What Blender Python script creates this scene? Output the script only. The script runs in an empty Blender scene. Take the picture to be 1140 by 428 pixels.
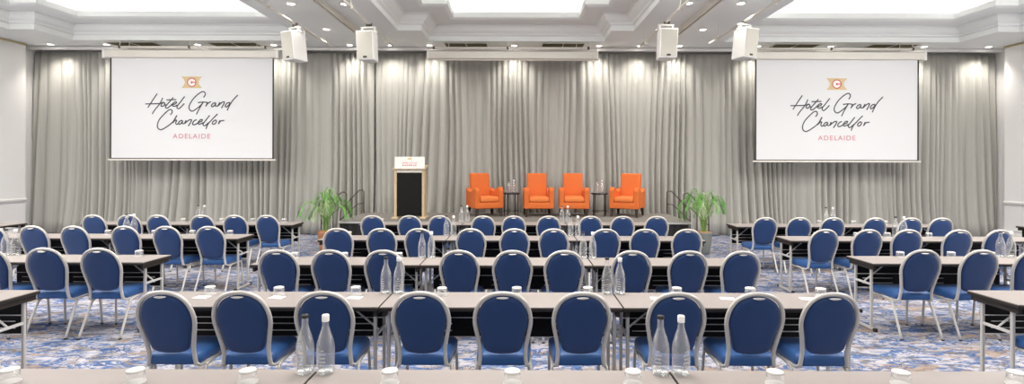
import bpy, bmesh, math, random
from mathutils import Vector, Matrix
R = math.radians
C = bpy.context.scene.collection
scn = bpy.context.scene

# ------------------------------------------------------------------ camera
F = 575.0
EYE = 1.81
cam_d = bpy.data.cameras.new('camera'); cam = bpy.data.objects.new('camera', cam_d); C.objects.link(cam)
cam.location = (0, 0, EYE)
cam.rotation_euler = (Matrix.Rotation(R(90), 4, 'X') @ Matrix.Rotation(R(0.16), 4, 'Z')).to_euler()
cam_d.sensor_width = 36; cam_d.lens = 36*F/1140
cam_d.shift_x = -8/1140; cam_d.shift_y = -33/1140
cam_d.clip_start = .05; cam_d.clip_end = 200
scn.camera = cam
# ------------------------------------------------------------------ colour management, world
scn.view_settings.view_transform = 'Standard'; scn.view_settings.look = 'None'
scn.view_settings.gamma = 1; scn.view_settings.use_curve_mapping = False
scn.view_settings.exposure = 0.0
W = bpy.data.worlds.new('world'); scn.world = W; W.use_nodes = True
bg = W.node_tree.nodes['Background']; bg.inputs[0].default_value = (1, .975, .95, 1); bg.inputs[1].default_value = .6
# ------------------------------------------------------------------ added area lights out of view, standing in for the hall's lighting
def area(name, loc, sx, sy, e, col=(1, .965, .92), rot=(0, 0, 0)):
    l = bpy.data.lights.new(name, 'AREA'); l.shape = 'RECTANGLE'; l.size = sx; l.size_y = sy; l.energy = e; l.color = col
    o = bpy.data.objects.new(name, l); o.location = loc; o.rotation_euler = rot; C.objects.link(o); return o
area('coffer_fill', (-.1, 5.2, 5.30), 2.6, 5.0, 420)  # unseen area lights added inside the recesses as main illumination
area('coffer_fill', (-7.9, 5.2, 5.30), 4.4, 5.0, 700)
area('coffer_fill', (7.6, 5.2, 5.30), 4.4, 5.0, 700)
area('hall_fill', (0, -1.2, 4.5), 12, 2.4, 190)  # unseen area light added behind the camera as frontal fill
SPOT_WALL = 95
SPOT_ROOM = 60
COVE = 9.0

# ------------------------------------------------------------------ material helpers
def mat(name, col, rough=.6, metal=0, spec=.5, noise=None, bump=None, emit=None, sheen=0, stretch=None):
    m = bpy.data.materials.new(name); m.use_nodes = True
    nt = m.node_tree; b = nt.nodes['Principled BSDF']
    b.inputs['Base Color'].default_value = (*col, 1); b.inputs['Roughness'].default_value = rough
    b.inputs['Metallic'].default_value = metal; b.inputs['Specular IOR Level'].default_value = spec
    if sheen: b.inputs['Sheen Weight'].default_value = sheen
    if emit: b.inputs['Emission Color'].default_value = (*col, 1); b.inputs['Emission Strength'].default_value = emit
    if noise or bump:
        tc = nt.nodes.new('ShaderNodeTexCoord')
        n = nt.nodes.new('ShaderNodeTexNoise'); nt.links.new(tc.outputs['Object'], n.inputs['Vector'])
        if stretch:
            mp = nt.nodes.new('ShaderNodeMapping'); mp.inputs['Scale'].default_value = stretch
            nt.links.new(tc.outputs['Object'], mp.inputs['Vector']); nt.links.new(mp.outputs[0], n.inputs['Vector'])
        n.inputs['Scale'].default_value = (noise or bump)[0]; n.inputs['Detail'].default_value = 4
        if noise:
            mx = nt.nodes.new('ShaderNodeMix'); mx.data_type = 'RGBA'
            k = noise[1]
            mx.inputs[6].default_value = (*[c*(1-k) for c in col], 1); mx.inputs[7].default_value = (*[min(1, c*(1+k)) for c in col], 1)
            nt.links.new(n.outputs['Fac'], mx.inputs[0]); nt.links.new(mx.outputs[2], b.inputs['Base Color'])
        if bump:
            n2 = nt.nodes.new('ShaderNodeTexNoise'); nt.links.new(tc.outputs['Object'], n2.inputs['Vector'])
            n2.inputs['Scale'].default_value = bump[0]
            bp = nt.nodes.new('ShaderNodeBump'); bp.inputs['Strength'].default_value = bump[1]; bp.inputs['Distance'].default_value = .01
            nt.links.new(n2.outputs['Fac'], bp.inputs['Height']); nt.links.new(bp.outputs[0], b.inputs['Normal'])
    return m

def carpet_material():
    m = bpy.data.materials.new('carpet'); m.use_nodes = True
    nt = m.node_tree; b = nt.nodes['Principled BSDF']; b.inputs['Roughness'].default_value = .95
    b.inputs['Specular IOR Level'].default_value = .1
    N = nt.nodes.new; L = nt.links.new
    tc = N('ShaderNodeTexCoord')
    mp = N('ShaderNodeMapping'); mp.inputs['Scale'].default_value = (.8, 1.7, 1); mp.inputs['Rotation'].default_value = (0, 0, .16)
    L(tc.outputs['Object'], mp.inputs['Vector'])
    def noise(scale, detail=4, dist=0, off=0, rough=.55):
        m_ = N('ShaderNodeMapping'); m_.inputs['Location'].default_value = (off, off*.7, 0); L(mp.outputs[0], m_.inputs['Vector'])
        n = N('ShaderNodeTexNoise'); n.inputs['Scale'].default_value = scale; n.inputs['Detail'].default_value = detail
        n.inputs['Distortion'].default_value = dist; n.inputs['Roughness'].default_value = rough; L(m_.outputs[0], n.inputs['Vector']); return n.outputs['Fac']
    def ramp(src, stops, interp='LINEAR'):
        r = N('ShaderNodeValToRGB'); r.color_ramp.interpolation = interp; el = r.color_ramp.elements
        while len(el) < len(stops): el.new(.5)
        for e, (p, c) in zip(el, stops): e.position = p; e.color = (*c, 1) if isinstance(c, tuple) else (c, c, c, 1)
        L(src, r.inputs[0]); return r.outputs[0]
    def mix(fac, A, B):
        m_ = N('ShaderNodeMix'); m_.data_type = 'RGBA'; L(fac, m_.inputs[0]); L(A, m_.inputs[6])
        if isinstance(B, tuple): m_.inputs[7].default_value = (*B, 1)
        else: L(B, m_.inputs[7])
        return m_.outputs[2]
    base = ramp(noise(4.2, 3, .8), [(.36, (.30, .28, .27)), (.44, (.50, .48, .48)), (.50, (.66, .66, .72)), (.60, (.74, .74, .80)), (.66, (.45, .50, .63))])
    tanm = ramp(noise(2.6, 4, .5, 7.3), [(.54, 0), (.60, .8)])
    c1 = mix(tanm, base, (.50, .37, .26))
    bl = ramp(noise(3.4, 5, 1.0, 3.1, .6), [(.435, 0), (.455, 1), (.49, 1), (.51, 0)])
    c2 = mix(bl, c1, (.13, .24, .50))
    bp_ = ramp(noise(2.6, 4, 1.2, 11.0), [(.61, 0), (.64, .9)])
    c3 = mix(bp_, c2, (.07, .17, .44))
    vn = ramp(noise(3.6, 6, 1.6, 5.0, .65), [(.485, 0), (.497, 1), (.505, 1), (.517, 0)])
    c4 = mix(vn, c3, (.05, .06, .12))
    dk = N('ShaderNodeMix'); dk.data_type = 'RGBA'; dk.blend_type = 'MULTIPLY'; dk.inputs[0].default_value = 1; L(c4, dk.inputs[6]); dk.inputs[7].default_value = (.62, .60, .60, 1)
    L(dk.outputs[2], b.inputs['Base Color'])
    return m

def thin_glass(name, tint=(.97, .98, .98), base=.05, edge=.75, haze=.08):
    m = bpy.data.materials.new(name); m.use_nodes = True
    nt = m.node_tree; nt.nodes.clear(); N = nt.nodes.new; L = nt.links.new
    out = N('ShaderNodeOutputMaterial'); t = N('ShaderNodeBsdfTransparent'); t.inputs[0].default_value = (*tint, 1)
    g = N('ShaderNodeBsdfGlossy'); g.inputs['Roughness'].default_value = .04; g.inputs[0].default_value = (1, 1, 1, 1)
    lw = N('ShaderNodeLayerWeight'); lw.inputs[0].default_value = .35
    mr = N('ShaderNodeMapRange'); mr.inputs[3].default_value = base; mr.inputs[4].default_value = edge
    L(lw.outputs['Facing'], mr.inputs[0])
    mx = N('ShaderNodeMixShader'); L(mr.outputs[0], mx.inputs[0]); L(t.outputs[0], mx.inputs[1]); L(g.outputs[0], mx.inputs[2])
    d = N('ShaderNodeBsdfDiffuse'); d.inputs[0].default_value = (.85, .85, .84, 1)
    m2 = N('ShaderNodeMixShader'); m2.inputs[0].default_value = haze; L(mx.outputs[0], m2.inputs[1]); L(d.outputs[0], m2.inputs[2])
    L(m2.outputs[0], out.inputs[0]); return m

def emission(name, col, s):
    m = bpy.data.materials.new(name); m.use_nodes = True; nt = m.node_tree; nt.nodes.clear()
    e = nt.nodes.new('ShaderNodeEmission'); e.inputs[0].default_value = (*col, 1); e.inputs[1].default_value = s
    o = nt.nodes.new('ShaderNodeOutputMaterial'); nt.links.new(e.outputs[0], o.inputs[0]); return m

M = {}
M['carpet'] = carpet_material()
M['plaster'] = mat('white plaster', (.80, .79, .77), .8, noise=(1.5, .015))
M['ceiling'] = mat('ceiling paint', (.88, .895, .88), .85, noise=(1.2, .015))
M['wall'] = mat('wall paint', (.92, .90, .885), .75, noise=(.8, .02))
M['gold'] = mat('gilt line', (.55, .47, .25), .5)
M['curtain'] = mat('curtain fabric', (.41, .40, .365), .8, noise=(4, .16), stretch=(9, 1, .06))
M['cream'] = mat('cream enamel', (.80, .76, .68), .4)
M['white_metal'] = mat('white enamel', (.90, .89, .86), .35)
M['grille'] = mat('speaker grille', (.60, .58, .51), .55, noise=(120, .08))
M['khaki'] = mat('vent recess', (.20, .175, .105), .7, noise=(40, .1))
M['dark'] = mat('black plastic', (.018, .016, .015), .5)
M['skirt'] = mat('black stage cloth', (.02, .019, .019), .85, noise=(25, .2))
M['stage'] = mat('stage carpet', (.20, .185, .165), .95, noise=(30, .12))
M['screen'] = mat('projection cloth', (.74, .74, .745), .8, emit=.10)
M['ink'] = mat('projected grey writing', (.075, .075, .085), .8)
M['rose'] = mat('projected rose writing', (.68, .27, .30), .8)
M['tan'] = mat('emblem gold', (.72, .56, .30), .8)
M['red'] = mat('emblem red', (.66, .14, .17), .8)
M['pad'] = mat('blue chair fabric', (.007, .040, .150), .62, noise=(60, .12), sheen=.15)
M['seat'] = mat('blue chair fabric lit', (.012, .080, .26), .5, noise=(60, .10), sheen=.15)  # same fabric as the backs; light on the seat put into a brighter blue
M['silver'] = mat('champagne silver tube', (.60, .575, .54), .36, metal=.2)
M['chrome'] = mat('satin steel', (.76, .74, .71), .3, metal=.3)
M['table'] = mat('stone laminate', (.315, .275, .255), .45, noise=(6, .03))
M['edge'] = mat('dark table edge', (.032, .026, .021), .5, spec=.3)
M['panel'] = mat('black modesty board', (.004, .0035, .003), .6, spec=.25)
M['orange'] = mat('orange upholstery', (.68, .150, .028), .8, noise=(35, .08))
M['orange_light'] = mat('orange seat cushion', (.78, .205, .045), .75, noise=(35, .08))
M['darkwood'] = mat('dark stained wood', (.035, .018, .012), .35, noise=(12, .2))
M['wood'] = mat('pale oak', (.58, .45, .28), .45, noise=(9, .12))
M['sign'] = mat('sign board', (.90, .87, .83), .5)
M['rail'] = mat('bronze painted rail', (.10, .085, .07), .4, metal=.5)
M['leaf'] = mat('palm leaf', (.12, .34, .05), .45, noise=(10, .35))
M['leaf2'] = mat('pale palm leaf', (.40, .52, .26), .4, noise=(10, .25))
M['stem'] = mat('palm stem', (.22, .36, .08), .5, noise=(12, .2))
M['bark'] = mat('orange bark mulch', (.50, .27, .10), .9, noise=(40, .4), bump=(60, .6))
M['pot'] = mat('grey pot', (.20, .215, .20), .45, noise=(14, .15))
M['potbrown'] = mat('terracotta pot', (.42, .19, .10), .6, noise=(14, .15))
M['glass'] = thin_glass('bottle glass')
M['tumbler'] = thin_glass('tumbler glass', haze=.10)
M['label'] = mat('printed grey label', (.50, .51, .53), .6)
M['cover'] = mat('paper tumbler cover', (.66, .64, .62), .7)
M['paper'] = mat('matt white', (.92, .91, .89), .7)
M['lamp'] = emission('downlight lens', (1, .97, .92), 14)
M['cove'] = emission('cove strip', (1, .97, .94), COVE)

# ------------------------------------------------------------------ object helpers
def link(name, bm, m, parent=None, smooth=False, loc=None):
    me = bpy.data.meshes.new(name); bmesh.ops.recalc_face_normals(bm, faces=bm.faces)
    bm.to_mesh(me); bm.free(); me.materials.append(M[m] if isinstance(m, str) else m)
    if smooth: me.polygons.foreach_set('use_smooth', [True]*len(me.polygons))
    o = bpy.data.objects.new(name, me); C.objects.link(o)
    if parent: o.parent = parent
    if loc: o.location = loc
    return o
def tag(o, label, cat, group=None, kind=None):
    o['label'] = label; o['category'] = cat
    if group: o['group'] = group
    if kind: o['kind'] = kind
    return o
def thing(name, label, cat, loc=(0, 0, 0), rz=0, group=None):
    o = bpy.data.objects.new(name, None); C.objects.link(o); o.empty_display_size = .1
    o.location = loc; o.rotation_euler = (0, 0, rz); return tag(o, label, cat, group)
def struct(name, bm, m, smooth=False):
    o = link(name, bm, m, None, smooth); o['kind'] = 'structure'; return o
KIDS = {}
def kids(o):
    if o.name not in KIDS: KIDS[o.name] = list(o.children)
    return KIDS[o.name]
def dup(o, loc, rz, label, group=None, parent=None):
    r = o.copy(); C.objects.link(r); r.location = loc; r.rotation_euler = (0, 0, rz); r['label'] = label
    if group: r['group'] = group
    for c in kids(o):
        d = c.copy(); C.objects.link(d); d.parent = r
        for g in kids(c):
            e = g.copy(); C.objects.link(e); e.parent = d
    return r

def box(bm, x0, x1, y0, y1, z0, z1, mtx=None):
    vs = [bm.verts.new((x, y, z)) for x in (x0, x1) for y in (y0, y1) for z in (z0, z1)]
    for f in ((0, 1, 3, 2), (4, 6, 7, 5), (0, 4, 5, 1), (2, 3, 7, 6), (0, 2, 6, 4), (1, 5, 7, 3)):
        bm.faces.new([vs[i] for i in f])
    if mtx: bmesh.ops.transform(bm, matrix=mtx, verts=vs)
    return vs
def rbox(bm, x0, x1, y0, y1, z0, z1, r=.01, seg=3):
    b2 = bmesh.new(); box(b2, x0, x1, y0, y1, z0, z1)
    bmesh.ops.bevel(b2, geom=b2.edges[:], offset=r, segments=seg, profile=.5, affect='EDGES')
    me = bpy.data.meshes.new('tmp'); b2.to_mesh(me); b2.free(); bm.from_mesh(me); bpy.data.meshes.remove(me)
def catmull(pts, n=6, closed=False):
    P = [Vector(p) for p in pts]; out = []; k = len(P)
    rng = range(k) if closed else range(k-1)
    for i in rng:
        if closed: a, b, c, d = P[(i-1) % k], P[i], P[(i+1) % k], P[(i+2) % k]
        else: a, b, c, d = P[max(i-1, 0)], P[i], P[i+1], P[min(i+2, k-1)]
        for j in range(n):
            t = j/n
            out.append(.5*((2*b)+(c-a)*t+(2*a-5*b+4*c-d)*t*t+(3*b-a-3*c+d)*t*t*t))
    if not closed: out.append(P[-1])
    return out
def tube(bm, pts, r, seg=8, closed=False, cap=True):
    P = [Vector(p) for p in pts]; n = len(P); rings = []; prev = None
    for i in range(n):
        if closed: t = (P[(i+1) % n]-P[i-1]).normalized()
        else: t = (P[min(i+1, n-1)]-P[max(i-1, 0)]).normalized()
        if prev is None:
            u = t.cross(Vector((0, 0, 1)));
            if u.length < .05: u = t.cross(Vector((0, 1, 0)))
        else: u = prev-t*prev.dot(t)
        u.normalize(); prev = u; v = t.cross(u)
        rr = r[i] if isinstance(r, (list, tuple)) else r
        rings.append([bm.verts.new(P[i]+u*math.cos(2*math.pi*k/seg)*rr+v*math.sin(2*math.pi*k/seg)*rr) for k in range(seg)])
    m = n if closed else n-1
    for i in range(m):
        a, b = rings[i], rings[(i+1) % n]
        for k in range(seg): bm.faces.new((a[k], a[(k+1) % seg], b[(k+1) % seg], b[k]))
    if cap and not closed: bm.faces.new(rings[0]); bm.faces.new(rings[-1][::-1])
def lathe(bm, prof, seg=16, cx=0, cy=0, cap0=False, cap1=False):
    rings = [[bm.verts.new((cx+r*math.cos(2*math.pi*k/seg), cy+r*math.sin(2*math.pi*k/seg), z)) for k in range(seg)] for r, z in prof]
    for a, b in zip(rings, rings[1:]):
        for k in range(seg): bm.faces.new((a[k], a[(k+1) % seg], b[(k+1) % seg], b[k]))
    if cap0: bm.faces.new(rings[0])
    if cap1: bm.faces.new(rings[-1])
def loft(bm, rings, cap=True):
    R_ = [[bm.verts.new(p) for p in r] for r in rings]; n = len(R_[0])
    for a, b in zip(R_, R_[1:]):
        for k in range(n): bm.faces.new((a[k], a[(k+1) % n], b[(k+1) % n], b[k]))
    if cap: bm.faces.new(R_[0]); bm.faces.new(R_[-1])

# px -> world helper for a given distance (used only to read positions off the photograph while writing)
def PX(x, Y): return (x-578)/F*Y
def PZ(y, Y): return EYE-(y-181)/F*Y

# ================================================================== ROOM
HC = 4.63
XL, XR, YB, YF = -11.85, 11.65, 13.10, -3.2
bm = bmesh.new(); box(bm, -12.2, 12.1, YF, YB, -.1, 0); struct('floor', bm, 'carpet')
bm = bmesh.new(); box(bm, -12.3, 12.2, YB+.05, YB+.2, 0, HC+.02); struct('wall_back', bm, 'plaster')
bm = bmesh.new(); box(bm, XL-.25, XL, YF, 12.40, 0, HC+.02); box(bm, -12.35, -12.1, 12.40, YB, 0, HC+.02); struct('wall_left', bm, 'wall')
bm = bmesh.new(); box(bm, XR, XR+.25, YF, 12.40, 0, HC+.02); box(bm, 11.9, 12.15, 12.40, YB, 0, HC+.02); struct('wall_right', bm, 'wall')
def rail_profile(side, z0, z1, d, y0=YF, y1=12.40):
    bm = bmesh.new(); s = 1 if side < 0 else -1; x = XL if side < 0 else XR
    pts = [(0, z0), (d*.5, z0+.1*(z1-z0)), (d*.7, z0+.35*(z1-z0)), (d, z0+.5*(z1-z0)), (d, z0+.8*(z1-z0)), (d*.4, z1), (0, z1)]
    loft(bm, [[(x+s*a, y, z) for a, z in pts] for y in (y0, y1)]); return bm
for s, nm in ((-1, 'left'), (1, 'right')):
    struct('baseboard_'+nm, rail_profile(s, 0, .16, .025), 'plaster')
    struct('trim_1' if s < 0 else 'trim_2', rail_profile(s, .82, .92, .04), 'plaster')
    struct('trim_3' if s < 0 else 'trim_4', rail_profile(s, HC-.05, HC-.005, .03), 'gold')
    struct('trim_5' if s < 0 else 'trim_6', rail_profile(s, .22, .25, .02), 'plaster')

# ceiling with three stepped coffers
def coffer_poly(x0, x1, n0, n1, y0, y1):
    # n0/n1: how far the body widens beyond x0/x1 nearer than the notch
    yn = y1-.97
    p = [(x0-n0, y0)]
    p += [(x1+n1, y0)]
    if n1: p += [(x1+n1, yn), (x1, yn), (x1, y1)]
    else: p += [(x1, y1)]
    p += [(x0, y1)]
    if n0: p += [(x0, yn), (x0-n0, yn)]
    return p
COFFERS = [coffer_poly(-2.10, 1.96, .5, .48, 2.4, 12.0), coffer_poly(-10.37, -4.90, .53, 0, 2.4, 12.0), coffer_poly(4.75, 10.22, 0, .46, 2.4, 12.0)]
def inside(x, y, poly):
    c = False; n = len(poly)
    for i in range(n):
        (x1, y1), (x2, y2) = poly[i], poly[(i+1) % n]
        if (y1 > y) != (y2 > y) and x < (x2-x1)*(y-y1)/(y2-y1)+x1: c = not c
    return c
def inset(poly, d):
    out = []; n = len(poly)
    for i in range(n):
        p0, p1, p2 = Vector(poly[i-1]), Vector(poly[i]), Vector(poly[(i+1) % n])
        e1 = (p1-p0).normalized(); e2 = (p2-p1).normalized()
        n1 = Vector((-e1.y, e1.x)); n2 = Vector((-e2.y, e2.x))
        out.append(p1+(n1+n2)*d)
    return out
xs = sorted(set([-12.35, 12.2]+[p[0] for c in COFFERS for p in c])); ys = sorted(set([YF, YB+.1]+[p[1] for c in COFFERS for p in c]))
bm = bmesh.new()
for x0, x1 in zip(xs, xs[1:]):
    for y0, y1 in zip(ys, ys[1:]):
        if x1-x0 < 1e-4 or any(inside((x0+x1)/2, (y0+y1)/2, c) for c in COFFERS): continue
        bm.faces.new([bm.verts.new(p) for p in ((x0, y0, HC), (x0, y1, HC), (x1, y1, HC), (x1, y0, HC))])
PROF = [(0, 0), (0, .11), (.05, .14), (.05, .16), (.12, .21), (.17, .29), (.20, .31), (.20, .335), (.57, .335), (.60, .345), (.65, .37), (.65, .49), (.58, .49), (.58, .42), (.2, .42), (.2, .80), (.24, .88), (.32, .92)]
for poly in COFFERS:
    rings = []
    for d, dz in PROF:
        rings.append([bm.verts.new((p.x, p.y, HC+dz)) for p in inset(poly, d)])
    n = len(poly)
    for a, b in zip(rings, rings[1:]):
        for k in range(n): bm.faces.new((a[k], a[(k+1) % n], b[(k+1) % n], b[k]))
    bm.faces.new(rings[-1])
struct('ceiling', bm, 'ceiling')
for poly, w in zip(COFFERS, ('middle', 'left', 'right')):
    bm = bmesh.new(); a = inset(poly, .34); b = inset(poly, .44); n = len(poly)
    A = [[bm.verts.new((p.x, p.y, HC+z)) for p in q] for q, z in ((a, .425), (a, .44), (b, .44), (b, .425))]
    for u, v in zip(A, A[1:]+A[:1]):
        for k in range(n): bm.faces.new((u[k], u[(k+1) % n], v[(k+1) % n], v[k]))
    tag(link('cove_light', bm, 'cove'), 'glowing white light strip inside the %s ceiling recess' % w, 'light', 'cove lights in the ceiling recesses')

# ---- ceiling vents beside the curtain
def vent(x0, x1, y0, y1, label):
    t = thing('ceiling_vent', label, 'vent', ((x0+x1)/2, (y0+y1)/2, HC), 0, 'ceiling vents above the curtain')
    hx, hy = (x1-x0)/2, (y1-y0)/2
    bm = bmesh.new(); box(bm, -hx, hx, -hy, hy, -.012, -.004); link('vent_recess', bm, 'khaki', t)
    bm = bmesh.new()
    for i in range(7):
        y = -hy+(i+.5)*2*hy/7; box(bm, -hx, hx, y-.002, y+.002, -.02, -.012)
    link('slats', bm, 'khaki', t)
    bm = bmesh.new(); f = .015
    for a in ((-hx-f, hx+f, -hy-f, -hy), (-hx-f, hx+f, hy, hy+f), (-hx-f, -hx, -hy, hy), (hx, hx+f, -hy, hy)): box(bm, *a, -.018, -.002)
    link('vent_frame', bm, 'cream', t)
    bm = bmesh.new(); box(bm, -.012, .012, -hy, hy, -.024, -.012); link('cross_bar', bm, 'cream', t)
vent(-9.75, -8.65, 12.17, 12.56, 'brown louvred ceiling vent above left half of the left screen')
vent(-7.35, -6.25, 12.17, 12.56, 'brown louvred ceiling vent above right half of the left screen')
vent(-1.77, -.78, 12.17, 12.56, 'brown louvred ceiling vent above left half of the rolled-up middle screen')
vent(.55, 1.53, 12.17, 12.56, 'brown louvred ceiling vent above right half of the rolled-up middle screen')
vent(6.05, 7.10, 12.17, 12.56, 'brown louvred ceiling vent above left half of the right screen')
vent(8.35, 9.45, 12.17, 12.56, 'brown louvred ceiling vent above right half of the right screen')

# ---- downlights
def spot(t, e, tilt, size=75, blend=1.0):
    l = bpy.data.lights.new('downlight_lamp', 'SPOT'); l.energy = e; l.spot_size = R(size); l.spot_blend = blend; l.shadow_soft_size = .05; l.color = (1, .955, .89)
    o = bpy.data.objects.new('downlight_lamp', l); C.objects.link(o); o.parent = t; o.location = (0, 0, -.03); o.rotation_euler = (R(tilt), 0, 0)
DL0 = None
ORD = ['first', 'second', 'third', 'fourth', 'fifth', 'sixth', 'seventh', 'eighth', 'ninth', 'tenth', 'eleventh', 'twelfth']
def downlight(x, y, label, e, tilt, size=75):
    t = thing('downlight', label, 'light', (x, y, HC), 0, 'round recessed ceiling downlights')
    global DL0
    if DL0 is None:
        bm = bmesh.new(); lathe(bm, [(.062, -.001), (.066, -.012), (.09, -.012), (.098, -.001)], 24); a = link('trim_ring', bm, 'white_metal', t, True)
        bm = bmesh.new(); lathe(bm, [(.001, -.006), (.0625, -.006)], 24, cap0=True); b = link('lamp_lens', bm, 'lamp', t)
        DL0 = (a, b)
    else:
        for p in DL0:
            c = p.copy(); C.objects.link(c); c.parent = t
    spot(t, e, tilt, size)
wall_lx = [-11.3, -9.95, -7.75, -5.92, -4.09, -3.1, -2.17, -.13, 1.92, 2.9, 3.86, 5.75, 7.5, 9.75, 11.3]
for i, x in enumerate(wall_lx):
    downlight(x, 12.44, 'small round downlight by the curtain, %s from the left' % (ORD+['thirteenth', 'fourteenth', 'fifteenth'])[i], SPOT_WALL, 15, 108)
for x, y, s in ((-4.07, 9.2, 'front left one of the pair between left and middle recess'), (-3.12, 9.2, 'front right one of the pair between left and middle recess'),
             (-4.1, 10.96, 'single one between the left recess and left speakers'), (2.98, 9.1, 'front left one of the pair right of the middle recess'),
             (3.9, 9.1, 'front right one of the pair right of the middle recess'), (2.94, 10.9, 'behind the white speaker right of the middle recess'), (3.87, 10.9, 'between the two right-hand speakers')):
    downlight(x, y, 'round ceiling downlight, '+s, SPOT_ROOM, 0, 110)

# ---- curtain track and curtains
bm = bmesh.new(); box(bm, -12.08, 11.88, 12.62, 12.70, HC-.085, HC-.012); box(bm, -12.08, 11.88, 12.70, 12.72, HC-.06, HC-.03)
tag(link('curtain_track', bm, 'white_metal'), 'long white curtain track running under the ceiling above the curtains', 'curtain track')
rnd = random.Random(5)
def fold(x):
    p = x/.165+.6*math.sin(x*1.9)+.25*math.sin(x*4.7+1)+.12*math.sin(x*11)
    lobe = abs(math.sin(math.pi*p))**.9
    return -.14*lobe*(.72+.36*math.sin(x*3.1+2))+.035*math.sin(x*2*math.pi/.62+1.4*math.sin(x*1.3))+.03
def curtain(x0, x1, label, seed):
    rr = random.Random(seed); bm = bmesh.new(); n = int((x1-x0)/.0115); nz = 14
    ph = rr.uniform(0, 6); k = [rr.uniform(-.16, .16) for _ in range(9)]
    rows = []
    for j in range(nz+1):
        t = j/nz; z = .015+(HC-.10-.015)*t; row = []
        for i in range(n+1):
            u = i/n; x = x0+(x1-x0)*u
            lean = sum(k[q]*math.sin(x*(.7+.35*q)+ph*q) for q in range(9))*(1-t)**1.3*.45
            xx = x+lean*min(1, (3.5*u)**2, (3.5*(1-u))**2)
            amp = (.55+.75*(1-t)) if t < .96 else .38
            y = 12.90+fold(x+.04*math.sin(3*t+x*2))*amp-(.16*(1-t)**6)*(.6+.4*math.sin(x*5+ph))
            row.append(bm.verts.new((xx, y, z)))
        rows.append(row)
    for a, b in zip(rows, rows[1:]):
        for i in range(n): bm.faces.new((a[i], a[i+1], b[i+1], b[i]))
    o = link('curtain', bm, 'curtain', None, True); o.modifiers.new('cloth', 'SOLIDIFY').thickness = .004
    tag(o, label, 'curtain', 'grey stage curtains')
curtain(-12.06, -5.42, 'floor-length grey curtain behind the left projection screen', 1)
curtain(-5.42, -3.62, 'narrow grey curtain panel behind the left palm and handrails', 2)
curtain(-3.58, -.50, 'pleated grey curtain behind the lectern and leftmost orange armchair', 3)
curtain(-.50, 1.38, 'pleated grey curtain behind the two middle orange armchairs', 4)
curtain(1.38, 5.90, 'pleated grey curtain from the rightmost orange armchair to the right screen', 6)
curtain(5.90, 11.86, 'floor-length grey curtain behind the right projection screen', 7)

# ================================================================== SCREENS
def ribbon(bm, pts, w, y):
    P = catmull([(p[0], p[1], 0) for p in pts], 5) if len(pts) > 2 else [Vector((p[0], p[1], 0)) for p in pts]
    L, Rr = [], []
    for i in range(len(P)):
        t = (P[min(i+1, len(P)-1)]-P[max(i-1, 0)]); t.normalize(); nrm = Vector((-t.y, t.x, 0))
        L.append(P[i]+nrm*w/2); Rr.append(P[i]-nrm*w/2)
    lv = [bm.verts.new((p.x, y, p.y)) for p in L]; rv = [bm.verts.new((p.x, y, p.y)) for p in Rr]
    for i in range(len(P)-1): bm.faces.new((lv[i], lv[i+1], rv[i+1], rv[i]))
Z3 = lambda l: [(155+u/14.27, 98+v/14.27) for u, v in l]
Z4 = lambda l: [(210+u/14.27, 98+v/14.27) for u, v in l]
Z5 = lambda l: [(165+u/14.26, 120+v/14.26) for u, v in l]
Z6 = lambda l: [(205+u/14.26, 120+v/14.26) for u, v in l]
HOTEL = [Z3(l) for l in ([(285, 105), (210, 215), (135, 330)], [(372, 170), (330, 260), (250, 360), (205, 430)], [(95, 270), (200, 268), (330, 262), (385, 240)],
    [(398, 245), (360, 262), (345, 298), (372, 308), (402, 280), (398, 245)], [(405, 270), (420, 295)], [(540, 165), (480, 235), (418, 310), (432, 337), (470, 320), (520, 275)],
    [(430, 205), (590, 200)], [(520, 285), (575, 265), (592, 240), (560, 240), (525, 275), (532, 302), (570, 305), (605, 285)],
    [(720, 150), (660, 230), (600, 310), (615, 345), (650, 330), (715, 262)])]
GRAND = [Z4(l) for l in ([(235, 165), (262, 120), (250, 80), (210, 75), (140, 120), (70, 190), (20, 270), (5, 330), (30, 375), (70, 380), (130, 340), (190, 290), (230, 240)],
    [(145, 248), (230, 238), (295, 245)], [(230, 240), (170, 340), (122, 436)], [(300, 240), (270, 310)], [(270, 305), (310, 255), (355, 232)],
    [(425, 245), (385, 262), (360, 298), (382, 312), (418, 282), (430, 250), (426, 298), (455, 300)], [(497, 240), (458, 308)],
    [(460, 305), (520, 250), (562, 232), (560, 262), (520, 335)], [(655, 242), (610, 255), (580, 298), (600, 316), (640, 280), (656, 245)], [(780, 125), (700, 210), (650, 290), (610, 372)])]
CHAN = [Z5(l) for l in ([(350, 130), (380, 90), (370, 50), (330, 50), (260, 110), (180, 200), (148, 280), (155, 340), (200, 365), (260, 340), (360, 270), (420, 205), (455, 135)],
    [(455, 135), (385, 262)], [(385, 258), (430, 215), (450, 218), (436, 258), (455, 280), (482, 262)],
    [(542, 215), (502, 230), (480, 265), (505, 278), (540, 242), (547, 220), (540, 262), (568, 270)], [(602, 213), (573, 272)], [(578, 267), (640, 215), (685, 205), (680, 237), (635, 307)])]
CELLOR = [Z6(l) for l in ([(202, 205), (165, 220), (135, 260), (147, 286), (190, 275), (225, 247)], [(225, 250), (275, 230), (290, 205), (260, 205), (225, 245), (232, 276), (270, 268), (305, 250)],
    [(405, 135), (340, 220), (300, 275), (320, 302), (350, 285), (390, 250)], [(530, 112), (440, 205), (380, 272), (345, 352)],
    [(498, 205), (457, 238), (450, 270), (485, 272), (512, 232), (498, 205)], [(570, 212), (543, 274)], [(545, 270), (582, 225), (640, 215)])]
SY = 12.10
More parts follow.
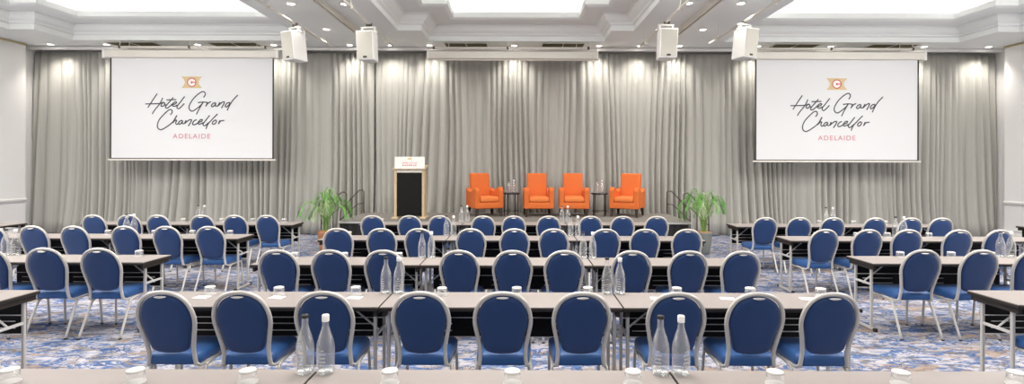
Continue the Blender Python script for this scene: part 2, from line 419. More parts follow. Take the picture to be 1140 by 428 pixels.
def screen(xc, label):
    k = SY/F
    t = thing('projection_screen', label, 'screen', (xc, SY, 1.89), 0)
    w, h = 3.77, 2.345
    bm = bmesh.new(); box(bm, -w/2, w/2, 0, .006, 0, h); link('screen_cloth', bm, 'screen', t)
    bm = bmesh.new(); box(bm, -w/2-.035, -w/2, -.002, .006, 0, h); box(bm, w/2, w/2+.035, -.002, .006, 0, h); box(bm, -w/2-.035, w/2+.035, -.002, .006, -.02, 0)
    link('black_border', bm, 'dark', t)
    bm = bmesh.new(); rbox(bm, -w/2-.08, w/2+.08, -.015, .02, -.06, -.02, .008); link('bottom_bar', bm, 'cream', t, True)
    bm = bmesh.new(); rbox(bm, -w/2-.13, w/2+.15, -.07, .11, h-.0, h+.175, .02); hs = link('housing', bm, 'cream', t, False)
    for sx in (-1, 1):
        bm = bmesh.new(); rbox(bm, sx*(w/2+.14)-.03, sx*(w/2+.14)+.03, -.08, .12, h-.015, h+.19, .01); link('end_cap', bm, 'white_metal', t)
    bm = bmesh.new()
    for a in (-1.5, 0, 1.5): tube(bm, [(a, .04, h+.17), (a, .04, HC-1.89)], .008, 6)
    link('hanging_rods', bm, 'cream', t)
    cx, cy = 213.5, 121.0           # logo centre in the photograph
    f = lambda p: ((p[0]-cx)*k, (121-p[1])*k+1.181)
    bm = bmesh.new()
    for i, s in enumerate(HOTEL+GRAND+CHAN+CELLOR): ribbon(bm, [f(p) for p in s], .027, -.0035-i*.00004)
    link('script_lettering', bm, 'ink', t)
    cu = bpy.data.curves.new('txt', 'FONT'); cu.body = 'ADELAIDE'; cu.align_x = 'CENTER'; cu.align_y = 'CENTER'; cu.size = .155; cu.space_character = 1.22; cu.offset = .0012
    to = bpy.data.objects.new('txt', cu); C.objects.link(to); dg = bpy.context.evaluated_depsgraph_get()
    me = bpy.data.meshes.new_from_object(to.evaluated_get(dg)); bpy.data.objects.remove(to)
    me.materials.clear(); me.materials.append(M['rose'])
    o = bpy.data.objects.new('city_name', me); C.objects.link(o); o.parent = t; o.rotation_euler = (R(90), 0, 0); o.location = ((213.4-cx)*k, -.005, f((0, 153))[1])
    o.scale = (1.06, 1, 1)
    # emblem
    ex, ez = f((213.3, 92.7)); bm = bmesh.new(); hw, hh = .245, .135; pts = []
    top = [(-hw, hh), (hw, hh)]
    right = [(hw-.085*math.sin(math.pi*q/8), hh-2*hh*q/8) for q in range(1, 8)]
    left = [(-hw+.085*math.sin(math.pi*q/8), -hh+2*hh*q/8) for q in range(1, 8)]
    pts = top+right+[(hw, -hh), (-hw, -hh)]+left
    bm.faces.new([bm.verts.new((ex+a, -.004, ez+b)) for a, b in pts]); link('emblem_ground', bm, 'tan', t)
    def disc(r0, r1, y, a0=0, a1=2*math.pi, n=32):
        b = bmesh.new(); A = []
        for q in range(n+1):
            an = a0+(a1-a0)*q/n; A.append((b.verts.new((ex+r0*math.cos(an), y, ez+r0*math.sin(an))), b.verts.new((ex+r1*math.cos(an), y, ez+r1*math.sin(an)))))
        for p, q in zip(A, A[1:]): b.faces.new((p[0], q[0], q[1], p[1]))
        return b
    link('emblem_disc', disc(.002, .10, -.0045), 'sign', t); link('emblem_ring', disc(.086, .11, -.005), 'red', t)
    b = disc(.002, .026, -.005); vs = [b.verts.new((ex+a, -.0052, ez+c)) for a, c in ((0, -.012), (.09, -.012), (.09, .012), (0, .012))]; b.faces.new(vs)
    link('emblem_key', b, 'red', t)
    return t
screen(PX(213.5, SY), 'large white projection screen with script logo, left of the lectern')
screen(PX(931.5, SY), 'large white projection screen with script logo, right of the orange armchairs')
# rolled-up middle screen
t = thing('rolled_up_screen', 'long cream housing of a rolled-up screen above the orange armchairs', 'screen', (-.16, SY, 4.23))
bm = bmesh.new(); rbox(bm, -1.98, 1.98, -.07, .11, 0, .175, .02); link('housing', bm, 'cream', t)
for sx in (-1, 1):
    bm = bmesh.new(); rbox(bm, sx*1.98-.02, sx*1.98+.02, -.08, .12, -.01, .185, .008); link('end_cap', bm, 'white_metal', t)
bm = bmesh.new(); box(bm, -1.9, 1.9, 0, .02, -.03, -.005); link('bottom_bar', bm, 'cream', t)
bm = bmesh.new()
for a in (-1.5, 0, 1.5): tube(bm, [(a, .04, .17), (a, .04, HC-4.23)], .008, 6)
link('hanging_rods', bm, 'cream', t)
# horizontal pipes hung above each screen
def hbar(x0, x1, label):
    t = thing('hanging_pipe', label, 'pipe', ((x0+x1)/2, 12.02, 4.47), 0, 'horizontal pipes above the screens')
    h = (x1-x0)/2
    bm = bmesh.new(); tube(bm, [(-h, 0, 0), (h, 0, 0)], .028, 10); link('pipe', bm, 'cream', t, True)
    for a in (-h*.92, -h*.05, h*.9):
        bm = bmesh.new(); rbox(bm, a-.025, a+.025, -.03, .03, -.03, .04, .01); link('clamp', bm, 'rail', t)
        bm = bmesh.new(); tube(bm, [(a, 0, .02), (a, 0, HC-4.47+.004)], .007, 6); link('hanging_rod', bm, 'cream', t)
hbar(-9.45, -5.72, 'thin cream pipe hung just above the left screen housing')
hbar(-2.15, 1.8, 'thin cream pipe hung just above the rolled-up middle screen')
hbar(5.35, 9.35, 'thin cream pipe hung just above the right screen housing')

# ================================================================== CEILING PIPES, TRACKS, SPEAKERS
def ypipe(x, y0, y1, z, label):
    t = thing('ceiling_pipe', label, 'pipe', (x, y0, z), 0, 'pipes running from the stage towards the back of the hall')
    bm = bmesh.new(); tube(bm, [(0, 0, 0), (0, y1-y0, 0)], .024, 10); link('pipe', bm, 'cream', t, True)
    for yy in (y1-.45-y0, y1-2.8-y0, y1-5-y0):
        bm = bmesh.new(); tube(bm, [(0, yy, 0), (0, yy, HC-z)], .008, 6); box(bm, -.03, .03, yy-.02, yy+.02, -.03, .03); link('hanging_rod', bm, 'cream', t)
ypipe(-4.14, 4, 11.3, 4.36, 'cream ceiling pipe carrying the leftmost speaker')
ypipe(-2.78, 4, 11.3, 4.36, 'cream ceiling pipe carrying the second speaker from left')
ypipe(2.65, 4, 11.3, 4.36, 'cream ceiling pipe carrying the third speaker from left')
ypipe(4.05, 4, 11.0, 4.36, 'cream ceiling pipe carrying the rightmost speaker')
def track(x, y0, y1, label):
    t = thing('ceiling_track', label, 'track', (x, y0, HC-.07), 0, 'slotted ceiling tracks')
    bm = bmesh.new(); L_ = y1-y0
    box(bm, -.05, -.018, 0, L_, -.03, .068); box(bm, .018, .05, 0, L_, -.03, .068); link('track_channel', bm, 'cream', t)
    bm = bmesh.new(); box(bm, -.018, .018, 0, L_, .0, .02); link('slot', bm, 'khaki', t)
track(-3.46, 4, 12.3, 'cream slotted ceiling track between the two left speakers')
track(3.37, 4, 12.3, 'cream slotted ceiling track between the two right speakers')
def speaker(x, y, z, yaw, label):
    t = thing('ceiling_speaker', label, 'speaker', (x, y, z), yaw, 'white speakers hung from ceiling pipes')
    bm = bmesh.new()   # trapezoid cabinet leaning forward: front face at -y
    for (w0, w1, y0, y1) in ((.165, .115, -.16, .17),):
        H = .26
        ring = lambda zz, dy: [(-w0, y0+dy, zz), (w0, y0+dy, zz), (w1, y1+dy, zz), (-w1, y1+dy, zz)]
        loft(bm, [ring(-H, .03), ring(H, -.03)])
    bmesh.ops.bevel(bm, geom=bm.edges[:], offset=.018, segments=3, profile=.5, affect='EDGES')
    link('cabinet', bm, 'white_metal', t, False)
    bm = bmesh.new(); loft(bm, [[(-.145, -.128, -.235), (.145, -.128, -.235), (.145, -.14, -.235), (-.145, -.14, -.235)], [(-.145, -.186, .235), (.145, -.186, .235), (.145, -.198, .235), (-.145, -.198, .235)]])
    link('grille', bm, 'grille', t)
    bm = bmesh.new(); box(bm, -.035, .035, -.150, -.139, -.225, -.195); link('badge', bm, 'dark', t)
    bm = bmesh.new(); rbox(bm, -.14, .14, -.06, .06, .255, .285, .006)
    for sx in (-1, 1): box(bm, sx*.12-.012, sx*.12+.012, -.03, .03, .28, .36)
    box(bm, -.14, .14, -.03, .03, .34, .365); link('bracket', bm, 'white_metal', t)
    bm = bmesh.new(); rbox(bm, -.04, .04, -.03, .03, .365, .42, .008); tube(bm, [(.06, 0, .36), (.06, 0, .43)], .015, 8); link('pipe_clamp', bm, 'rail', t)
    bm = bmesh.new(); tube(bm, catmull([(.04, .05, .38), (.1, .1, .34), (.12, .12, .22), (.09, .14, .12)], 4), .006, 6); link('cable', bm, 'cream', t)
speaker(-4.14, 9.52, 3.93, R(-30), 'white speaker turned outwards, leftmost of the four on the ceiling')
speaker(-2.78, 9.5, 3.93, R(-8), 'white speaker facing the seats, second from left on the ceiling')
speaker(2.65, 9.35, 3.95, R(4), 'white speaker facing the seats, third from left on the ceiling')
speaker(4.05, 9.3, 3.95, R(26), 'white speaker turned outwards, rightmost of the four on the ceiling')

# ================================================================== STAGE
SZ = .58; SX0, SX1, SY0, SY1 = -3.72, 3.54, 10.65, 12.56
t = thing('stage', 'low grey-carpeted stage with black pleated skirt below the curtain', 'stage', (0, SY0, 0))
bm = bmesh.new(); box(bm, SX0, SX1, 0, SY1-SY0, SZ-.05, SZ)
for i in (1, 2, 3): pass
link('stage_deck', bm, 'stage', t)
bm = bmesh.new(); box(bm, SX0-.012, SX1+.012, -.012, 0, SZ-.035, SZ-.001); box(bm, SX0-.012, SX0, 0, SY1-SY0, SZ-.035, SZ-.001); box(bm, SX1, SX1+.012, 0, SY1-SY0, SZ-.035, SZ-.001)
link('edge_strip', bm, 'chrome', t)
bm = bmesh.new(); path = []
for i in range(60): path.append((SX0+.03, (SY1-SY0)*(1-i/60)))
for i in range(240): path.append((SX0+.03+(SX1-SX0-.06)*i/240, .03))
for i in range(61): path.append((SX1-.03, .03+(SY1-SY0-.03)*i/60))
rows = []
for z in (.005, SZ-.05):
    rows.append([bm.verts.new((x+(.012*math.sin(i*1.57) if (i < 60 or i >= 300) else 0), y+(.014*math.sin(i*1.3) if 60 <= i < 300 else 0), z)) for i, (x, y) in enumerate(path)])
for i in range(len(path)-1): bm.faces.new((rows[0][i], rows[0][i+1], rows[1][i+1], rows[1][i]))
link('stage_skirt', bm, 'skirt', t, True)
def stairs(s, label, label2):
    x0 = SX0-.03 if s < 0 else SX1+.03
    t = thing('stage_steps', label, 'steps', (x0, 12.0, 0))
    for i, h in enumerate((.39, .195)):
        bm = bmesh.new(); a, b = sorted((s*.25*i, s*.25*(i+1))); rbox(bm, a, b, -.37, .37, 0, h, .006, 1); link('step', bm, 'stage', t)
    for yy in (-.45, .41):
        r = thing('stair_handrail', label2 % ('near' if yy < 0 else 'far'), 'handrail', (x0+(s*.13 if yy < 0 else 0), 12.0+yy, 0), 0, 'bronze handrails beside the stage steps')
        top = catmull([(s*.54, 0, .02), (s*.54, 0, .60), (s*.50, 0, .70)], 3)[:-1]+catmull([(s*.50, 0, .70), (s*.12, 0, 1.10), (s*.05, 0, 1.13), (-s*.0, 0, 1.13)], 3)[:-1]+[(-s*.02, 0, 1.10), (-s*.02, 0, .58 if True else 0)]
        # the top post stands on the deck edge
        bm = bmesh.new(); tube(bm, [Vector(p) for p in top], .014, 8); link('rail_tube', bm, 'rail', r, True)
        bm = bmesh.new(); tube(bm, [(s*.53, 0, .42), (s*.13, 0, .80), (-s*.02, 0, .82)], .011, 8); link('lower_rail', bm, 'rail', r, True)
        bm = bmesh.new(); tube(bm, [(s*.28, 0, .195), (s*.28, 0, .915)], .013, 8); link('post', bm, 'rail', r, True)
stairs(-1, 'low steps up to the left side of the stage', 'bronze handrail on %s side of the left stage steps')
stairs(1, 'low steps up to the right side of the stage', 'bronze handrail on %s side of the right stage steps')

# ---- lectern
LY = 11.25
t = thing('lectern', 'pale wooden lectern with black front panel on stage left of the armchairs', 'lectern', (PX(457, LY), LY, SZ))
for s in (-1, 1):
    bm = bmesh.new(); rbox(bm, s*.30-.028, s*.30+.028, -.12, .16, .05, 1.06, .008, 2); link('side_panel', bm, 'wood', t)
bm = bmesh.new(); box(bm, -.272, .272, -.10, -.08, .06, 1.02); link('front_panel', bm, 'panel', t)
bm = bmesh.new(); rbox(bm, -.272, .272, -.115, -.085, 1.00, 1.06, .005, 1)
for i in range(4): rbox(bm, -.21+i*.14-.04, -.21+i*.14+.04, -.13, -.115, 1.01, 1.045, .006, 1)
link('top_rail', bm, 'cream', t)
bm = bmesh.new(); loft(bm, [[(-.36, -.16, 1.07), (-.36, .2, 1.14), (-.36, .2, 1.17), (-.36, -.16, 1.10)], [(.36, -.16, 1.07), (.36, .2, 1.14), (.36, .2, 1.17), (.36, -.16, 1.10)]]); link('reading_top', bm, 'wood', t)
for s in (-1, 1):
    bm = bmesh.new(); rbox(bm, s*.30-.07, s*.30+.07, -.2, .2, 0, .05, .015, 2); link('foot', bm, 'wood', t)
bm = bmesh.new(); box(bm, -.30, .34, -.175, -.16, 1.09, 1.345)
sb = link('sign_board', bm, 'sign', t)
bm = bmesh.new(); z0 = 1.145
for i in range(7): box(bm, -.135+i*.045, -.105+i*.045, -.1775, -.1755, z0, z0+.03)
link('sign_text', bm, 'rose', sb)
bm = bmesh.new(); pts = [(-.05, .02), (.05, .02), (.035, 0), (.05, -.02), (-.05, -.02), (-.035, 0)]
bm.faces.new([bm.verts.new((a+.02, -.1765, 1.30+b)) for a, b in pts]); link('sign_emblem', bm, 'tan', sb)
bm = bmesh.new()
for pts in HOTEL+GRAND: ribbon(bm, [((p[0]-213)*.0034+.02, (110-p[1])*.0034+1.235) for p in pts], .006, -.1765)
link('sign_script', bm, 'rose', sb)

# ---- armchairs
def smooth_box(bm, x0, x1, y0, y1, z0, z1, r): rbox(bm, x0, x1, y0, y1, z0, z1, r, 4)
def armchair(x, y, yaw, label):
    t = thing('armchair', label, 'armchair', (x, y, SZ), yaw, 'orange armchairs on the stage')
    bm = bmesh.new()  # backrest slab, leaning back
    smooth_box(bm, -.245, .245, 0, .17, .25, 1.02, .035)
    for v in bm.verts: v.co.y += .20+(v.co.z-.25)*.14
    link('backrest', bm, 'orange', t, True)
    bm = bmesh.new(); smooth_box(bm, -.345, .345, -.36, .36, .19, .345, .03); link('base', bm, 'orange', t, True)
    bm = bmesh.new(); smooth_box(bm, -.235, .235, -.375, .22, .345, .475, .045); link('seat_cushion', bm, 'orange_light', t, True)
    for s in (-1, 1):
        prof = [(-.36, .20), (-.37, .50), (-.375, .62), (-.34, .685), (-.27, .70), (-.18, .665), (-.06, .60), (.10, .585), (.24, .62), (.36, .66), (.37, .20)]
        n = len(prof); bm = bmesh.new()
        rr = []
        for xx, sc in ((.235, .94), (.25, 1), (.34, 1), (.358, .94)):
            rr.append([(s*xx, a*sc, .42+(z-.42)*(1 if sc == 1 else .96)) for a, z in prof])
        loft(bm, rr); o = link('arm', bm, 'orange', t)
        for e in (0,): o.modifiers.new('soft', 'BEVEL').width = .028
        o.modifiers['soft'].segments = 3
    for sx in (-1, 1):
        for sy, k in ((-.30, -1), (.28, 1)):
            bm = bmesh.new(); loft(bm, [[(sx*.29+a*.022+sx*.02, sy+b*.022+k*.03, 0) for a, b in ((-1, -1), (1, -1), (1, 1), (-1, 1))], [(sx*.29+a*.036, sy+b*.036, .195) for a, b in ((-1, -1), (1, -1), (1, 1), (-1, 1))]])
            link('leg', bm, 'darkwood', t)
    t.scale = (.95, .95, .955)
AY = 11.95
armchair(PX(539.5, AY), AY, R(24), 'orange armchair turned to the right, nearest the lectern')
armchair(PX(599, AY), AY, R(3), 'orange armchair facing forwards, second from the left')
armchair(PX(638.5, AY), AY, R(-3), 'orange armchair facing forwards, just left of the right side table')
armchair(PX(698.5, AY), AY, R(-26), 'orange armchair turned to the left, rightmost on stage')
def side_table(x, y, label):
    t = thing('side_table', label, 'side table', (x, y, SZ), 0, 'black round side tables on the stage')
    bm = bmesh.new(); lathe(bm, [(.001, .50), (.187, .50), (.195, .51), (.195, .525), (.187, .53), (.001, .53)], 28); link('tabletop', bm, 'dark', t)
    for k in range(4):
        a = R(30+90*k); bm = bmesh.new(); tube(bm, [(.17*math.cos(a), .17*math.sin(a), .5), (.18*math.cos(a), .18*math.sin(a), 0)], .011, 8); link('leg', bm, 'dark', t, True)
    bm = bmesh.new(); lathe(bm, [(.165, .11), (.178, .11), (.178, .12), (.165, .12), (.165, .11)], 28); link('ring_brace', bm, 'dark', t)
side_table(PX(569.5, 11.9), 11.9, 'round black side table between the first two orange armchairs')
side_table(PX(667.5, 11.9), 11.9, 'round black side table between the last two orange armchairs')

# ================================================================== PALMS
def palm(x, y, label, potm, seed, hs=1.0):
    rr = random.Random(seed); t = thing('potted_palm', label, 'potted plant', (x, y, 0))
    bm = bmesh.new(); lathe(bm, [(.001, 0), (.10, 0), (.115, .02), (.14, .22), (.155, .405), (.16, .43), (.145, .43), (.14, .39)], 28); link('pot', bm, potm, t, True)
    bm = bmesh.new(); lathe(bm, [(.001, .43), (.07, .425), (.12, .41), (.142, .395)], 20)
    for i in range(60):
        a = rr.uniform(0, 6.28); q = rr.uniform(0, .115); xx, yy = q*math.cos(a), q*math.sin(a)
        mt = Matrix.Translation((xx, yy, .428)) @ Matrix.Rotation(rr.uniform(0, 3), 4, 'Z') @ Matrix.Rotation(rr.uniform(-.6, .6), 4, 'X')
        box(bm, -.022, .022, -.01, .01, -.006, .01, mt)
    link('bark_mulch', bm, 'bark', t)
    nf = 18
    for i in range(nf):
        a = i*2.39996+rr.uniform(-.3, .3); reach = rr.uniform(.20, .40) if i > 4 else rr.uniform(.05, .2); top = rr.uniform(.88, 1.16)*hs if i > 4 else rr.uniform(1.12, 1.27)*hs
        d = Vector((math.cos(a), math.sin(a), 0))
        P = catmull([Vector((0, 0, .42))+d*.03, Vector((0, 0, .70*hs))+d*reach*.22, Vector((0, 0, top*.94))+d*reach*.6, Vector((0, 0, top-.02-reach*.12))+d*reach, Vector((0, 0, top-.12-reach*.30))+d*(reach+.10)], 6)
        stem = bmesh.new(); tube(stem, P, [.009*(1-.75*j/(len(P)-1)) for j in range(len(P))], 5)
        so = link('frond', stem, 'stem', t, True)
        bm = bmesh.new(); n0 = 10; side = d.cross(Vector((0, 0, 1)))
        for j in range(n0, len(P)):
            T = (P[min(j+1, len(P)-1)]-P[j-1]).normalized(); u = (j-n0)/(len(P)-1-n0)
            for sub in (0,):
                base = P[j]-T*(sub*.035)
                for s in (-1, 1):
                    ln = (.21*math.sin(math.pi*(.22+.70*u))+.05)*rr.uniform(.85, 1.1); dr = (side*s*.85+T*.75+Vector((0, 0, .25))).normalized()
                    w = .0062; q0 = base; q1 = base+dr*ln*.45; q2 = base+dr*ln*.8+Vector((0, 0, -.05*ln/.2)); q3 = base+dr*ln+Vector((0, 0, -.13*ln/.2*.8))
                    nrm = dr.cross(Vector((0, 0, 1))).normalized()*w
                    vs = [bm.verts.new(p) for p in (q0, q1+nrm, q1-nrm, q2+nrm*.8, q2-nrm*.8, q3)]
                    bm.faces.new((vs[0], vs[1], vs[2])); bm.faces.new((vs[1], vs[3], vs[4], vs[2])); bm.faces.new((vs[3], vs[5], vs[4]))
        link('leaflets', bm, 'leaf2' if i % 4 == 3 else 'leaf', so, False)
    return t
palm(PX(363, 10.3), 10.3, 'green potted palm left of the stage steps', 'potbrown', 3, 1.0)
palm(PX(784, 10.3), 10.3, 'green potted palm in grey pot right of the stage', 'pot', 8, 1.0)

# ================================================================== TABLES
TD, TH, TT = .45, .74, .028
def make_table(label, loc, rz=0, group='narrow grey-topped conference tables'):
    t = thing('conference_table', label, 'table', loc, rz, group)      # origin: centre of table on the floor
    L_ = .898; h = TD/2
    bm = bmesh.new(); box(bm, -L_+.004, L_-.004, -h+.003, h-.003, TH-.006, TH); link('tabletop', bm, 'table', t)
    bm = bmesh.new(); rbox(bm, -L_, L_, -h, h, TH-TT-.004, TH-.006, .004, 1)
    box(bm, -L_+.02, -L_+.045, -h+.02, h-.02, TH-.075, TH-TT); box(bm, L_-.045, L_-.02, -h+.02, h-.02, TH-.075, TH-TT)
    link('edge_band', bm, 'edge', t)
    bm = bmesh.new(); box(bm, -L_+.075, L_-.075, h-.055, h-.04, .39, TH-.03); pn = link('modesty_panel', bm, 'panel', t)
    bm = bmesh.new()
    for z in (.55, .395): tube(bm, [(-L_+.06, h-.065, z), (L_-.06, h-.065, z)], .0045, 6)
    for c in (-.58, .0, .58):
        for z in (.50, .445): tube(bm, [(c-.17, h-.065, z), (c+.17, h-.065, z)], .0045, 6)
    link('wire_rails', bm, 'chrome', pn, True)
    for s in (-1, 1):
        x = s*(L_-.048)
        for yy in (-.13, .13):
            bm = bmesh.new(); rbox(bm, x-.0125, x+.0125, yy-.0125, yy+.0125, .03, TH-TT, .004, 1); link('leg', bm, 'silver', t)
        bm = bmesh.new(); rbox(bm, x-.015, x+.015, -.20, .20, .008, .034, .005, 1); link('foot_bar', bm, 'silver', t)
        for yy in (-.195, .195):
            bm = bmesh.new(); rbox(bm, x-.018, x+.018, yy-.02, yy+.02, 0, .038, .005, 1); link('foot_cap', bm, 'dark', t)
        bm = bmesh.new(); rbox(bm, x-.011, x+.011, -.12, .12, .485, .507, .003, 1); tube(bm, [(x, 0, .497), (x-s*.26, 0, TH-TT-.004)], .008, 6); link('brace', bm, 'chrome', t)
    return t
T0 = None
def table(xc, yfar, label):
    global T0
    loc = (xc, yfar-TD/2, 0)
    if T0 is None: T0 = make_table(label, loc); return T0
    r = dup(T0, loc, 0, label); r.scale = (1, 1, 1); return r
CROWS = [('first', 2.66), ('second', 4.25), ('third', 5.81), ('fourth', 7.53), ('fifth', 9.28)]
DX = {'first': 0, 'second': 0, 'third': .0, 'fourth': .03, 'fifth': .05}
for nm, yf in CROWS:
    for xc, w in ((-1.914, 'left'), (-.13, 'middle'), (1.654, 'right')):
        if w != 'middle': sxx = .98
        else: sxx = 1
        tb = table(xc+DX[nm], yf, 'grey-topped folding table, %s of three in the %s centre row from the camera' % (w, nm)); tb.scale = (sxx, 1, 1)
LROWS = [('first', 4.28, -3.96, 1), ('second', 5.91, -3.97, 3), ('third', 7.62, -3.90, 2), ('fourth', 9.20, -3.83, 2)]
RROWS = [('first', 4.36, 3.78, 1), ('second', 5.96, 3.775, 2), ('third', 7.57, 3.747, 2), ('fourth', 9.13, 3.66, 2)]
AW = ['nearest the aisle', 'second from the aisle', 'third from the aisle']
for nm, yf, xe, n in LROWS:
    for i in range(min(n, 2)): table(xe-.9-1.8*i, yf, 'grey-topped folding table %s, %s left-hand row from the camera' % (AW[i], nm))
for nm, yf, xe, n in RROWS:
    for i in range(min(n, 2)): table(xe+.9+1.8*i, yf, 'grey-topped folding table %s, %s right-hand row from the camera' % (AW[i], nm))
dup(T0, (-8.72, 8.05, 0), R(90), 'grey-topped table set lengthways by the left wall', 'tables set lengthways by the side walls')
dup(T0, (8.78, 8.02, 0), R(90), 'grey-topped table set lengthways by the right wall', 'tables set lengthways by the side walls')

# ================================================================== CHAIRS
def make_chair(label, loc):
    t = thing('banquet_chair', label, 'chair', loc, 0, 'blue banquet chairs')
    def by(z): return -.165-.120*max(0, (z-.40)/.53)**1.15     # back curve
    out = [(.166, .385), (.158, .45), (.158, .51), (.173, .60), (.191, .70), (.188, .765), (.170, .825), (.138, .872), (.095, .902), (.048, .917), (0, .921)]
    half = [(x, by(z), z) for x, z in out]
    pts = half+[(-x, y, z) for x, y, z in half[::-1][1:]]
    P = catmull(pts, 4)
    bm = bmesh.new(); tube(bm, P, .0148, 10); link('back_frame', bm, 'silver', t, True)
    # pad
    inn = [(0, .474), (.08, .482), (.122, .504), (.139, .55), (.156, .63), (.173, .70), (.170, .762), (.152, .820), (.122, .862), (.08, .888), (.04, .900), (0, .903)]
    base = [Vector((x, 0, z)) for x, z in inn]; loop = catmull(base+[Vector((-p.x, 0, p.z)) for p in base[::-1][1:-1]], 3, closed=True)
    c = Vector((0, 0, .70)); bm = bmesh.new(); rings = []
    for sc, dy in ((.55, -.024), (.85, -.022), (.96, -.014), (1.0, -.002), (1.0, .010), (.96, .024), (.80, .036), (.5, .040)):
        ring = []
        for p in loop:
            q = c+(p-c)*sc; ring.append((q.x, by(q.z)+dy, q.z))
        rings.append(ring)
    loft(bm, rings); link('backrest', bm, 'pad', t, True)
    # grab handle at the top of the back
    bm = bmesh.new(); G = []
    for k in range(9):
        u = -1+k/4; x = .040*u; zt = .899-.004*u*u; zb = zt-.013*(1-u*u)-.002
        G.append([(x, by(zt)-.028, zt), (x, by(zb)-.030, zb), (x, by(zb)-.016, zb), (x, by(zt)-.014, zt)])
    loft(bm, G); link('hand_grip', bm, 'chrome', t, True)
    # seat
    def srect(w0, w1, y0, y1, r, n=5):
        pts = []
        cs = [(w1-r, y1-r, 0), (-w1+r, y1-r, 90), (-w0+r, y0+r, 180), (w0-r, y0+r, 270)]
        for cx, cy, a0 in cs:
            for k in range(n+1):
                a = R(a0+90*k/n); pts.append((cx+r*math.cos(a), cy+r*math.sin(a)))
        return pts
    bm = bmesh.new(); rings = []
    for ins, z in ((.02, .384), (.004, .390), (0, .412), (.001, .440), (.012, .458), (.035, .468), (.09, .476)):
        rings.append([(x, y, z) for x, y in srect(.187-ins, .203-ins, -.175+ins, .235-ins, max(.03, .06-ins))])
    loft(bm, rings); link('seat', bm, 'seat', t, True)
    bm = bmesh.new(); tube(bm, catmull([(-.172, by(.4), .395), (-.178, -.13, .374), (-.186, 0, .372), (-.188, .18, .372), (-.15, .215, .372), (.15, .215, .372), (.188, .18, .372), (.186, 0, .372), (.178, -.13, .374), (.172, by(.4), .395)], 4), .0105, 8); link('seat_frame', bm, 'silver', t, True)
    for s in (-1, 1):
        bm = bmesh.new(); tube(bm, catmull([(s*.190, .06, .376), (s*.191, -.04, .372), (s*.193, -.095, .356), (s*.196, -.120, .32), (s*.207, -.262, .008)], 5), .0122, 8); lg = link('leg', bm, 'silver', t, True)
        bm = bmesh.new(); lathe(bm, [(.001, 0), (.0145, 0), (.0145, .012), (.001, .014)], 8, s*.207, -.262); link('foot_tip', bm, 'dark', lg)
        bm = bmesh.new(); tube(bm, catmull([(s*.186, .12, .374), (s*.187, .185, .370), (s*.188, .205, .35), (s*.190, .215, .30), (s*.198, .235, .008)], 5), .0112, 8); lg = link('leg', bm, 'silver', t, True)
        bm = bmesh.new(); lathe(bm, [(.001, 0), (.0135, 0), (.0135, .012), (.001, .014)], 8, s*.198, .235); link('foot_tip', bm, 'dark', lg)
    return t
CH0 = None; crnd = random.Random(11)
def chair(x, yb, label):
    global CH0
    loc = (x, yb+.27, 0); rz = R(crnd.uniform(-2.2, 2.2))
    if CH0 is None: CH0 = make_chair(label, loc); return
    dup(CH0, loc, rz, label)
def crow(xs_, yb, row):
    for i, x in enumerate(xs_): chair(x, yb, 'blue round-backed banquet chair, %s from left in the %s' % (ORD[i], row))
crow([-2.42, -1.90, -1.34, -.67, -.11, .43, 1.085, 1.62, 2.13], 3.51, 'centre chair row nearest the camera')
crow([-2.42, -1.88, -1.35, -.59, -.07, .45, 1.14, 1.69, 2.22], 5.16, 'second centre chair row')
crow([-2.41, -1.83, -1.32, -.63, -.06, .47, 1.155, 1.68, 2.245], 6.85, 'third centre chair row')
crow([-2.41, -1.80, -1.31, -.59, -.09, .487, 1.174, 1.706, 2.27], 8.49, 'centre chair row nearest the stage')
crow([-5.40, -4.82, -4.26], 5.23, 'nearest full row on the left')
crow([-7.18, -6.60, -6.04, -5.35, -4.78, -4.21], 7.01, 'middle row on the left')
crow([-6.99, -6.42, -5.93, -5.22, -4.675, -4.13], 8.48, 'far row on the left')
crow([4.13, 4.71, 5.27], 5.27, 'nearest full row on the right')
crow([4.06, 4.65, 5.185, 5.85, 6.39], 6.87, 'middle row on the right')
crow([3.995, 4.55, 5.09, 5.76, 6.34, 6.85], 8.36, 'far row on the right')
chair(-4.19, 3.48, 'blue banquet chair tucked under the table at the left picture edge')
chair(4.06, 3.56, 'blue banquet chair tucked under the table at the right picture edge')

# ================================================================== BOTTLES, TUMBLERS, WHITE RECTANGLES
def make_bottle(cap, label, loc):
    t = thing('water_bottle', label, 'bottle', loc, 0, 'glass water bottles')
    bm = bmesh.new(); lathe(bm, [(.001, .004), (.036, .001), (.041, .006), (.042, .02), (.0425, .12), (.040, .145), (.031, .18), (.019, .215), (.0155, .235), (.015, .266)], 20, cap0=False); link('bottle_body', bm, 'glass', t, True)
    bm = bmesh.new(); lathe(bm, [(.001, .004), (.035, .004), (.037, .014), (.0365, .020), (.001, .022)], 20); link('bottle_base', bm, 'tumbler', t, True)
    bm = bmesh.new(); lathe(bm, [(.0165, .266 if cap == 'dark' else .250), (.0172, .267 if cap == 'dark' else .252), (.0172, .279), (.0155, .282), (.001, .282)], 16); link('cap', bm, cap, t, True)
    bm = bmesh.new()
    for k in range(5):
        a0 = -math.pi/2-.16+.0; z0 = .045+.018*k
        w = (.22, .34, .30, .36, .18)[k]
        v = [bm.verts.new((.0432*math.cos(-math.pi/2+q), .0432*math.sin(-math.pi/2+q), z)) for q, z in ((-w, z0), (w, z0), (w, z0+.007), (-w, z0+.007))]; bm.faces.new(v)
    link('printed_label', bm, 'label', t); t.scale = (1.05, 1.05, 1.05)
    return t
B0 = {}
def bottle(x, y, z, cap, label):
    if cap not in B0: B0[cap] = make_bottle(cap, label, (x, y, z)); return
    dup(B0[cap], (x, y, z), crnd.uniform(-.6, .6), label)
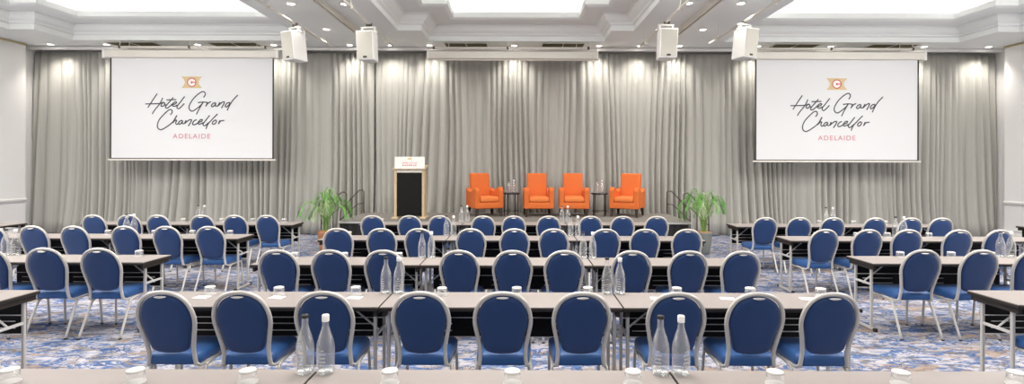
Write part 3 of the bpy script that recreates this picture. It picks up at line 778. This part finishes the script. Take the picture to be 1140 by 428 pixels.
def pair(xj, yf, where, dy=.045, d=.052):
    bottle(xj-d, yf-dy, TH, 'dark', 'clear glass water bottle with black cap, '+where)
    bottle(xj+d, yf-dy, TH, 'paper', 'clear glass water bottle with white cap, '+where)
for i, (nm, yf) in enumerate(CROWS):
    pair(-1.03+DX[nm], yf, 'on left join of the %s centre table row' % nm)
    pair(.77+DX[nm], yf, 'on right join of the %s centre table row' % nm)
for nm, yf, xe, n in LROWS[1:]: pair(xe-1.8, yf, 'on the join of the %s left-hand table row' % nm, d=.055)
for nm, yf, xe, n in RROWS[1:]: pair(xe+1.8, yf, 'on the join of the %s right-hand table row' % nm, d=.06)
for x, w in ((569.5, 'left'), (667.5, 'right')):
    bottle(PX(x, 11.9)-.055, 11.88, SZ+.53, 'dark', 'glass water bottle with black cap on the %s stage side table' % w)
    bottle(PX(x, 11.9)+.055, 11.88, SZ+.53, 'paper', 'glass water bottle with white cap on the %s stage side table' % w)

G0 = None
def glass(x, y, label):
    global G0
    if G0 is None:
        G0 = thing('tumbler', label, 'glass', (x, y, TH), 0, 'upturned tumblers with paper covers')
        bm = bmesh.new(); lathe(bm, [(.043, .003), (.042, .03), (.038, .058), (.036, .060)], 20); link('glass_body', bm, 'tumbler', G0, True)
        bm = bmesh.new(); lathe(bm, [(.001, .064), (.033, .064), (.0385, .062), (.0395, .054), (.0385, .0535)], 20); link('paper_cover', bm, 'cover', G0, True)
        bm = bmesh.new(); lathe(bm, [(.001, 0), (.045, 0), (.045, .003), (.001, .003)], 20); link('coaster', bm, 'cover', G0)
    else: dup(G0, (x, y, TH), crnd.uniform(0, 3), label)
GX = {-1.93: (-.57, .01, .60), -.13: (-.50, .11, .70), 1.67: (-.41, .19, .75)}
for nm, yf in CROWS:
    i = 0
    if nm == 'first': spots = [((p-578)/229.6, yf-.16) for p in (12, 152, 277, 435, 571, 705, 863, 1003, 1132)]
    else: spots = [(xc+DX[nm]+off+crnd.uniform(-.015, .015), yf-.075-crnd.uniform(0, .03)) for xc in GX for off in GX[xc]]
    for x, y in spots:
        glass(x, y, 'upturned drinking glass, %s from left on the %s centre table row' % (ORD[i], nm)); i += 1
for nm, yf, xe, n in LROWS:
    for j, off in enumerate((.32, .87, 1.42) + ((2.1, 2.66, 3.2) if n > 1 else ())):
        glass(xe-off, yf-.075, 'upturned drinking glass, %s from the aisle on the %s left-hand table row' % (ORD[j], nm))
for nm, yf, xe, n in RROWS:
    for j, off in enumerate((.57, 1.15, 1.60) + ((2.2, 2.75, 3.3) if n > 1 else ())):
        glass(xe+off, yf-.075, 'upturned drinking glass, %s from the aisle on the %s right-hand table row' % (ORD[j], nm))
N0 = None
def pad(x, y, label, rz=0):  # small flat white rectangle lying on a tabletop
    global N0
    if N0 is None:
        bm = bmesh.new(); rbox(bm, -.055, .055, -.038, .038, 0, .004, .001, 1); N0 = tag(link('white_rectangle', bm, 'paper'), label, 'note card', 'small white rectangles on the tables'); N0.location = (x, y, TH)
        N0.rotation_euler = (0, 0, rz)
    else: dup(N0, (x, y, TH), rz, label)
for i, x in enumerate((-2.49, -1.90, -1.29, 1.09, 1.64, 2.27)):
    pad(x, 4.06, 'small white rectangle, %s from left on the second centre table row' % ORD[i], R(-8))
pad(-4.55, 5.62, 'small white rectangle near the aisle end of the second left-hand row', R(10))
